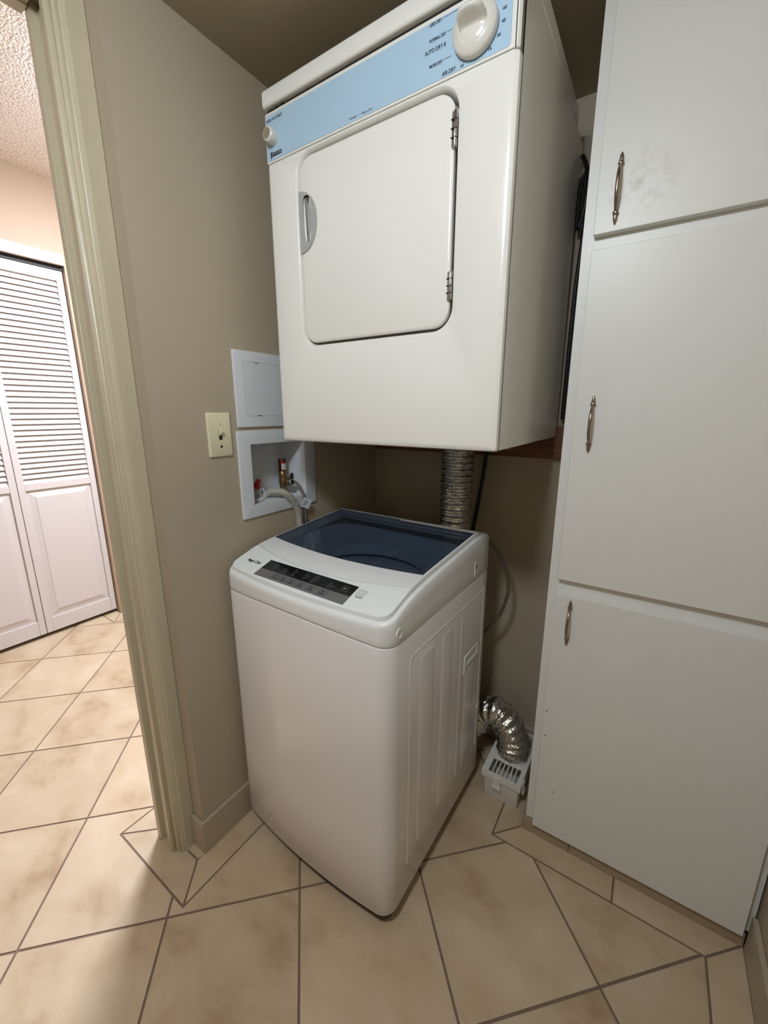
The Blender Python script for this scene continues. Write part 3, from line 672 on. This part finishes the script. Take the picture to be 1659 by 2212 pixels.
# ================================================================== TALL CABINET
cab = thing('tall_cabinet', 'tall white built-in storage cabinet with three flat doors', 'cabinet', (0, 0, 0))
CX0, CX1, CY = 0.7686, XR-0.0006, -0.3040
box('carcass', (CX0, CX1, CY+0.018, -0.0006, 0.046, H_L-0.0006), 'cabwhite', cab)
ff = MB().box(CX0, 0.815, CY, CY+0.018, 0.052, H_L-0.0006).box(1.262, CX1-0.004, CY, CY+0.018, 0.052, H_L-0.0006)
for za, zb in ((0.052, 0.09), (0.79, 0.86), (1.585, 1.645), (2.04, H_L-0.0006)): ff.box(0.815, 1.262, CY, CY+0.018, za, zb)
ff.out('face_frame', 'cabwhite', cab)
tk = box('toe_kick', (0.757, 0.8932, CY-0.003, CY+0.012, 0.0, 0.0455), 'toe', cab, bevel=0.001)
box('toe_kick', (0.8944, 1.287, CY-0.003, CY+0.012, 0.0, 0.0455), 'toe', cab, bevel=0.001)
box('toe_kick_end', (0.7572, 0.7686, CY+0.0122, -0.02, 0.0, 0.0455), 'toe', cab)
def stained():
    m = MAT['cabwhite'].copy(); m.name = 'white_cabinet_paint_scuffed'; nt = m.node_tree; b = nt.nodes['Principled BSDF']
    src = b.inputs['Base Color'].links[0].from_socket
    g = nt.nodes.new('ShaderNodeNewGeometry'); d_ = nt.nodes.new('ShaderNodeVectorMath'); d_.operation = 'DISTANCE'; d_.inputs[1].default_value = (0.872, -0.323, 1.705)
    nt.links.new(g.outputs['Position'], d_.inputs[0])
    mr = nt.nodes.new('ShaderNodeMapRange'); mr.inputs[1].default_value = 0.0; mr.inputs[2].default_value = 0.075; mr.inputs[3].default_value = 1.0; mr.inputs[4].default_value = 0.0
    nt.links.new(d_.outputs['Value'], mr.inputs[0])
    n = nt.nodes.new('ShaderNodeTexNoise'); n.inputs['Scale'].default_value = 70; n.inputs['Detail'].default_value = 6; nt.links.new(g.outputs['Position'], n.inputs['Vector'])
    r = nt.nodes.new('ShaderNodeValToRGB'); r.color_ramp.elements[0].position = 0.45; r.color_ramp.elements[1].position = 0.75; nt.links.new(n.outputs['Fac'], r.inputs[0])
    mu = nt.nodes.new('ShaderNodeMath'); mu.operation = 'MULTIPLY'; nt.links.new(mr.outputs[0], mu.inputs[0]); nt.links.new(r.outputs[0], mu.inputs[1])
    mx = nt.nodes.new('ShaderNodeMixRGB'); mx.inputs[2].default_value = rgb(200, 192, 176); nt.links.new(mu.outputs[0], mx.inputs[0]); nt.links.new(src, mx.inputs[1]); nt.links.new(mx.outputs[0], b.inputs['Base Color'])
    return m
MAT['cabscuff'] = stained()
for (z0, z1, hz0, hz1, m_, lab) in ((1.629, 2.060, 1.641, 1.768, 'cabscuff', 'upper white door with smudges by its handle'), (0.845, 1.600, 1.171, 1.299, 'cabwhite', 'tall middle white door'), (0.050, 0.806, 0.669, 0.795, 'cabwhite', 'lower white door')):
    d = box('cabinet_door', (0.7916, 1.2780, CY-0.0192, CY-0.0004, z0, z1), m_, cab, bevel=0.0012); d['label'] = lab
    hx = 0.8305 if z0 > 1.5 else 0.829; zc = (hz0+hz1)/2; L = hz1-hz0; fy = CY-0.0192
    pts = []; K = 40
    for k in range(K+1):
        t = k/K; z = hz0+0.020+(L-0.040)*t; s = 2*t-1
        pts.append((hx, fy-0.004-0.022*(1-abs(s)**2.6), z))
    hb = MB().tube(pts, lambda i: 0.0037-0.0010*abs(2*i/K-1)**3, 12)
    for sg in (-1, 1):
        zp = zc+sg*(L/2-0.020)
        hb.tube([(hx, fy-0.0045, zp+sg*q) for q in (-0.004, 0.0, 0.004)], lambda i: (0.0042, 0.0062, 0.0045)[i], 12)
        hb.tube([(hx, fy-0.0030, zp+sg*q) for q in (0.003, 0.008, 0.014, 0.020)], lambda i: (0.0040, 0.0042, 0.0036, 0.0012)[i], 12)
    hh = hb.out('handle', 'nickel', d, smooth=50); hh['label'] = 'slim bowed antique nickel handle'
# tiny paint chips
for x_, z_ in ((0.8345, 0.198), (0.800, 0.372), (0.797, 0.452)):
    MB().box(x_, x_+0.004, CY-0.0197, CY-0.0190, z_, z_+0.0025).out('paint_chip', 'slot', cab)

# ================================================================== WALL FITTINGS
sw = thing('light_switch', 'ivory toggle light switch on the tan wall', 'light switch', (0, -0.717, 1.203))
pl = MB().loft([[(x, a, b) for a, b in rrect(-0.0346+i, 0.0346-i, -0.0570+i, 0.0570-i, 0.0025, 3)] for i, x in ((0, 0), (0, 0.0022), (0.0012, 0.0045), (0.004, 0.0058))]).out('switch_plate', 'ivory', sw, smooth=40)
box('toggle_slot', (0.0050, 0.0060, -0.0050, 0.0050, -0.0125, 0.0125), 'slot', sw)
MB().loft([[(0.004, a, b) for a, b in ((-0.0042, -0.003), (0.0042, -0.003), (0.0042, 0.012), (-0.0042, 0.012))], [(0.0155, a, b) for a, b in ((-0.0032, 0.006), (0.0032, 0.006), (0.0032, 0.0135), (-0.0032, 0.0135))]]).out('toggle', 'ivory', sw, bevel=0.0008)
for z in (-0.030, 0.030): MB().lathe([(0.0034, 0.0055), (0.0034, 0.0064), (0.002, 0.0070), (0.0, 0.0070)], 14, 'x', c=(0, 0, z)).out('screw', 'ivory' if z > 0 else 'slot', sw, smooth=40)

ap = thing('access_panel', 'square white plastic access panel beside the dryer', 'access panel', (0, 0, 0))
AY0, AY1, AZ0, AZ1 = -0.6605, -0.4565, 1.2194, 1.4227
MB().loft([[(x, a, b) for a, b in rrect(AY0+i, AY1-i, AZ0+i, AZ1-i, 0.004, 4)] for i, x in ((0, 0.0002), (0, 0.0035), (0.0015, 0.0058), (0.004, 0.0064))]).out('panel_frame', 'plastic', ap, smooth=40)
box('panel_groove', (0.0060, 0.00655, AY0+0.0285, AY1-0.0285, AZ0+0.0305, AZ1-0.0275), 'groove', ap)
box('panel_door', (0.0058, 0.0067, AY0+0.0292, AY1-0.0292, AZ0+0.0312, AZ1-0.0282), 'plastic', ap, bevel=0.0003)
for z in (AZ0+0.0312, AZ1-0.0300): box('finger_notch', (0.0066, 0.0070, -0.592, -0.578, z, z+0.002), 'greyink', ap)

ob = thing('outlet_box', 'white recessed washer outlet box with valves and hoses', 'outlet box', (0, 0, 0))
OY0, OY1, OZ0, OZ1 = -0.6665, -0.3675, 0.9600, 1.2103; IY0, IY1, IZ0, IZ1 = -0.6245, -0.4160, 0.9960, 1.1715
def orr(y0, y1, z0, z1, r, x): return [(x, a, b) for a, b in rrect(y0, y1, z0, z1, r, 4)]
MB().loft([orr(OY0, OY1, OZ0, OZ1, 0.004, 0.0002), orr(OY0, OY1, OZ0, OZ1, 0.004, 0.0035), orr(OY0+0.0015, OY1-0.0015, OZ0+0.0015, OZ1-0.0015, 0.004, 0.0058), orr(OY0+0.004, OY1-0.004, OZ0+0.004, OZ1-0.004, 0.004, 0.0064),
           orr(IY0-0.0012, IY1+0.0012, IZ0-0.0012, IZ1+0.0012, 0.002, 0.0064), orr(IY0, IY1, IZ0, IZ1, 0.002, 0.0050), orr(IY0+0.001, IY1-0.006, IZ0+0.001, IZ1-0.001, 0.002, -0.030), orr(IY0+0.003, IY1-0.010, IZ0+0.002, IZ1-0.002, 0.004, -0.090)], False, True).out('box_frame', 'plastic', ob, smooth=35)
# cold valve with hammer arrestor
cv = MB().lathe([(0.0125, 0.0), (0.0135, 0.004), (0.0135, 0.010), (0.0105, 0.014), (0.0105, 0.022), (0.0130, 0.030), (0.0135, 0.046), (0.0115, 0.052), (0.0115, 0.056), (0.0140, 0.058), (0.0140, 0.070), (0.0120, 0.073)], 24, c=(-0.048, -0.465, 1.0005)).lathe([(0.0095, 0.0), (0.0115, 0.004), (0.0115, 0.010), (0.0135, 0.012), (0.0135, 0.020), (0.0105, 0.022)], 20, 'x', c=(-0.040, -0.462, 1.040)).out('valve', 'brass', ob, smooth=40)
MB().lathe([(0.0115, 0.0), (0.0122, 0.002), (0.0122, 0.038), (0.0108, 0.041), (0.0, 0.0415)], 24, c=(-0.048, -0.465, 1.0725)).out('arrestor', 'copper', cv, smooth=40)
MB().add([(-0.048+0.0124*math.cos(a), -0.465+0.0124*math.sin(a), z) for z in (1.079, 1.099) for a in [(-0.9+1.6*k/10) for k in range(11)]], [(k, k+1, 12+k, 11+k) for k in range(10)]).out('arrestor_label', 'labelw', cv, smooth=60)
MB().lathe([(0.0124, 0.0), (0.0124, 0.0025)], 24, c=(-0.048, -0.465, 1.1), cap0=False, cap1=False).out('arrestor_band', 'red', cv, smooth=60)
def lever(yc, zc, m_, par, sgn=1):
    pts = [(-0.006, -0.010), (0.006, -0.010), (0.008, -0.002), (0.007, 0.006), (0.013, 0.016), (0.009, 0.021), (0.001, 0.019), (-0.006, 0.006)]
    mb = MB(); n = len(pts)
    mb.add([(x, yc+a*sgn, zc+b) for x in (-0.052, -0.042) for a, b in pts], [tuple(range(n)), tuple(range(n, 2*n))[::-1]]+[(i, n+i, n+(i+1) % n, (i+1) % n) for i in range(n)])
    mb.tube([(-0.047, yc-0.022*sgn, zc-0.004), (-0.047, yc, zc-0.004)], 0.005, 10)
    return mb.out('valve_lever', m_, par, bevel=0.0015)
lever(-0.428, 1.042, 'black', cv)
hv = MB().lathe([(0.0125, 0.0), (0.0135, 0.004), (0.0135, 0.010), (0.0105, 0.014), (0.0130, 0.030), (0.0135, 0.046), (0.0115, 0.052)], 24, c=(-0.048, -0.596, 1.0005)).out('valve', 'brass', ob, smooth=40)
lever(-0.571, 1.040, 'red', hv)
MB().lathe([(0.019, 0.0), (0.019, 0.003), (0.014, 0.007), (0.008, 0.008)], 24, c=(-0.040, -0.578, 0.9985)).out('drain_cap', 'plastic', ob, smooth=40)
MB().tube([(-0.045, -0.560, 0.9985), (-0.047, -0.562, 1.018), (-0.047, -0.558, 1.030), (-0.045, -0.552, 1.030), (-0.042, -0.548, 1.015), (-0.041, -0.546, 1.0)], 0.0022, 8).out('hose_clip', 'plastic', ob, smooth=60)

# drain hose (ribbed)
P = resample(spline([(-0.047, -0.552, 0.9985), (-0.043, -0.540, 1.010), (-0.022, -0.528, 1.0185), (0.004, -0.515, 1.0165), (0.0135, -0.496, 0.999), (0.0140, -0.476, 0.972), (0.0135, -0.463, 0.940), (0.0125, -0.459, 0.905), (0.0118, -0.457, 0.86), (0.0118, -0.455, 0.70), (0.0118, -0.450, 0.45)], 16), 0.0011)
o = MB().tube(P, lambda i: 0.0098 if i < 26 else (0.0114 if (i % 5) < 3 else 0.0088), 16).out('drain_hose', 'hose', smooth=70)
tag(o, 'ribbed grey drain hose hanging out of the outlet box', 'hose')
sh = thing('supply_hose', 'thin braided metal water hose with a paper tag leaving the outlet box', 'hose', (0, 0, 0))
P = spline([(-0.0185, -0.462, 1.040), (-0.012, -0.452, 1.040), (-0.002, -0.440, 1.026), (0.0090, -0.434, 1.000), (0.0128, -0.4315, 0.965), (0.0118, -0.430, 0.925), (0.0112, -0.430, 0.86), (0.0110, -0.428, 0.5)], 10)
MB().tube(P, 0.0050, 12).out('hose_tube', 'braid', sh, smooth=60)
MB().lathe([(0.0100, -0.022), (0.0110, -0.020), (0.0110, -0.010), (0.0075, -0.007)], 16, 'x', c=(0.0, -0.462, 1.040)).out('hose_nut', 'chrome', sh, smooth=40)
tg = box('paper_tag', (-0.0008, 0.0008, -0.0150, 0.0150, -0.0165, 0.0165), 'tag', sh, bevel=0.0003); tg.location = (0.0195, -0.4315, 0.968); tg.rotation_euler = (math.radians(-24), 0, math.radians(-32))
for k in range(3): box('tag_print', (0.0008, 0.0011, -0.009, 0.006-0.003*k, 0.004-0.006*k, 0.0065-0.006*k), 'greyink', tg)

# ================================================================== DUCT, LINT BOX, CORDS
random.seed(3)
P = resample(spline([(0.676, -0.150, 0.102), (0.677, -0.150, 0.135), (0.670, -0.149, 0.175), (0.648, -0.147, 0.212), (0.610, -0.144, 0.234), (0.568, -0.140, 0.215), (0.540, -0.134, 0.168), (0.505, -0.128, 0.115), (0.462, -0.125, 0.100), (0.432, -0.125, 0.150), (0.425, -0.130, 0.30), (0.426, -0.140, 0.60), (0.428, -0.150, 0.90), (0.430, -0.150, 1.183)], 16), 0.0034)
NP = len(P)
ph = [random.uniform(0, 6.28) for _ in range(NP)]; am = [random.uniform(0.4, 1.3) for _ in range(NP)]
def ductr(i):
    cyc = (i % 6)/6.0
    base = 0.0505+0.0034*math.cos(2*math.pi*cyc)*(0.6+0.4*am[i//6 % NP])
    if i < 5 or i > NP-4: base = 0.0515
    q = i//6
    return lambda a: base+0.0014*am[i]*math.sin(9*a+ph[i])+0.0012*math.sin(17*a+ph[(i+7) % NP])+0.0010*math.sin(5*a+ph[q % NP])
o = MB().tube(P, ductr, 44, caps=False).out('exhaust_duct', 'foil', smooth=80)
tag(o, 'crinkled silver foil dryer duct running down behind the washer', 'duct')

lb = thing('lint_trap_box', 'white slotted lint trap box on the floor under the foil duct', 'lint trap', (0, 0, 0))
bx0, bx1, by0, by1 = 0.6145, 0.7330, -0.2600, -0.0300
mb = MB()
rings = []
for i, z in ((0.004, 0.0), (0.003, 0.002), (0.0, 0.090)): rings.append([(a, b, z) for a, b in rrect(bx0+i, bx1-i, by0+i, by1-i, 0.006, 4)])
for i, z in ((0.0025, 0.090), (0.0055, 0.004)): rings.append([(a, b, z) for a, b in rrect(bx0+i, bx1-i, by0+i, by1-i, 0.005, 4)])
mb.loft(rings, True, True).out('box_body', 'lintbox', lb, smooth=40)
lx0, lx1, ly0, ly1, lz0, lz1 = 0.6095, 0.7380, -0.2650, -0.0250, 0.0760, 0.1000
lm = MB()
lm.box(lx0, lx1, ly0, ly0+0.003, lz0, lz1); lm.box(lx0, lx1, ly1-0.003, ly1, lz0, lz1); lm.box(lx0, lx0+0.003, ly0+0.003, ly1-0.003, lz0, lz1); lm.box(lx1-0.003, lx1, ly0+0.003, ly1-0.003, lz0, lz1)
sx0, sx1 = 0.6300, 0.7240
lm.box(lx0+0.003, sx0, ly0+0.003, ly1-0.003, lz1-0.003, lz1); lm.box(sx1, lx1-0.003, ly0+0.003, ly1-0.003, lz1-0.003, lz1)
lm.box(sx0, sx1, -0.2000, -0.0920, lz1-0.003, lz1)
lm.box(sx0, sx1, ly0+0.003, ly0+0.0065, lz1-0.003, lz1); lm.box(sx0, sx1, ly1-0.0075, ly1-0.003, lz1-0.003, lz1)
lidl = lm.out('box_lid', 'lintbox', lb)
for k in range(6):
    xk = sx0+(sx1-sx0)*(k+0.86)/7.0
    for ya, yb in ((ly0+0.0065, -0.2000), (-0.0920, ly1-0.0075)): box('slat', (xk, xk+0.0036, ya, yb, lz1-0.0030, lz1-0.0002), 'lintbox', lidl)
MB().lathe([(0.0555, 0.0), (0.0555, 0.006), (0.0510, 0.008), (0.0500, 0.0)], 40, c=(0.676, -0.150, lz1), cap0=False, cap1=False).out('duct_collar', 'lintbox', lb, smooth=40)
lt = MB().box(0.6500, 0.6740, -0.2690, -0.2652, 0.055, 0.094).box(0.6480, 0.6760, -0.2720, -0.2690, 0.050, 0.062).out('latch', 'latch', lb, bevel=0.001)
MB().box(0.7382, 0.7420, -0.2440, -0.2200, 0.055, 0.094).box(0.7420, 0.7445, -0.2460, -0.2180, 0.050, 0.062).out('latch', 'latch', lb, bevel=0.001)
MB().tube([(0.694, -0.2035, 0.1035), (0.698, -0.215, 0.1020), (0.700, -0.236, 0.1015), (0.703, -0.250, 0.0900)], 0.0012, 6).out('drawstring', 'latch', lb, smooth=60)

o = MB().tube(spline([(0.487, -0.060, 1.183), (0.482, -0.035, 1.14), (0.476, -0.026, 1.08), (0.460, -0.016, 0.97), (0.441, -0.014, 0.84), (0.415, -0.014, 0.66), (0.40, -0.014, 0.40)], 8), 0.0062, 10).out('dryer_cord', 'black', smooth=60)
tag(o, 'straight black power cord running down the back wall right of the foil duct', 'cord')
o = MB().tube(spline([(0.500, -0.190, 0.848), (0.512, -0.160, 0.850), (0.538, -0.126, 0.842), (0.566, -0.12, 0.820), (0.598, -0.12, 0.768), (0.612, -0.12, 0.709), (0.610, -0.12, 0.657), (0.590, -0.12, 0.590), (0.548, -0.125, 0.523), (0.518, -0.150, 0.485), (0.500, -0.190, 0.47)], 8), 0.0054, 10).out('washer_cord', 'cable', smooth=60)
tag(o, 'grey cable looping out from behind the washing machine', 'cord')
o = MB().tube(spline([(0.700, -0.030, 1.930), (0.712, -0.036, 1.905), (0.722, -0.045, 1.870), (0.7225, -0.050, 1.825), (0.718, -0.050, 1.780), (0.708, -0.046, 1.750), (0.7035, -0.042, 1.80), (0.7065, -0.038, 1.86), (0.716, -0.034, 1.885), (0.726, -0.032, 1.84), (0.722, -0.030, 1.76), (0.714, -0.028, 1.60), (0.712, -0.026, 1.40), (0.712, -0.024, 1.24)], 8), 0.0055, 10).out('cord_bundle', 'black', smooth=60)
tag(o, 'black cord looped in the gap between dryer and cabinet', 'cord')

# ================================================================== LAMPS (real ceiling fixtures)
def dome(name, label, c, r, m_, drop):
    t = thing(name, label, 'ceiling light', c)
    MB().lathe([(r+0.012, -0.0005), (r+0.016, -0.006), (r+0.014, -0.020), (r+0.004, -0.024)], 40, c=(0, 0, 0), cap1=True).out('lamp_base', 'nickel', t, smooth=40)
    prof = [(r*math.cos(a), -0.0245-drop*math.sin(a)) for a in [math.pi/2*k/8 for k in range(8)]]+[(0.004, -0.0245-drop)]
    MB().lathe(prof, 40).out('lamp_dome', m_, t, smooth=60)
    return t
dome('ceiling_light', 'round opal dome light on the laundry ceiling', (0.68, -1.54, H_L), 0.12, 'lampglass', 0.12)
dome('hall_light', 'round opal dome light on the hallway ceiling', (-0.80, -0.21, H_H), 0.18, 'halllampglass', 0.04)
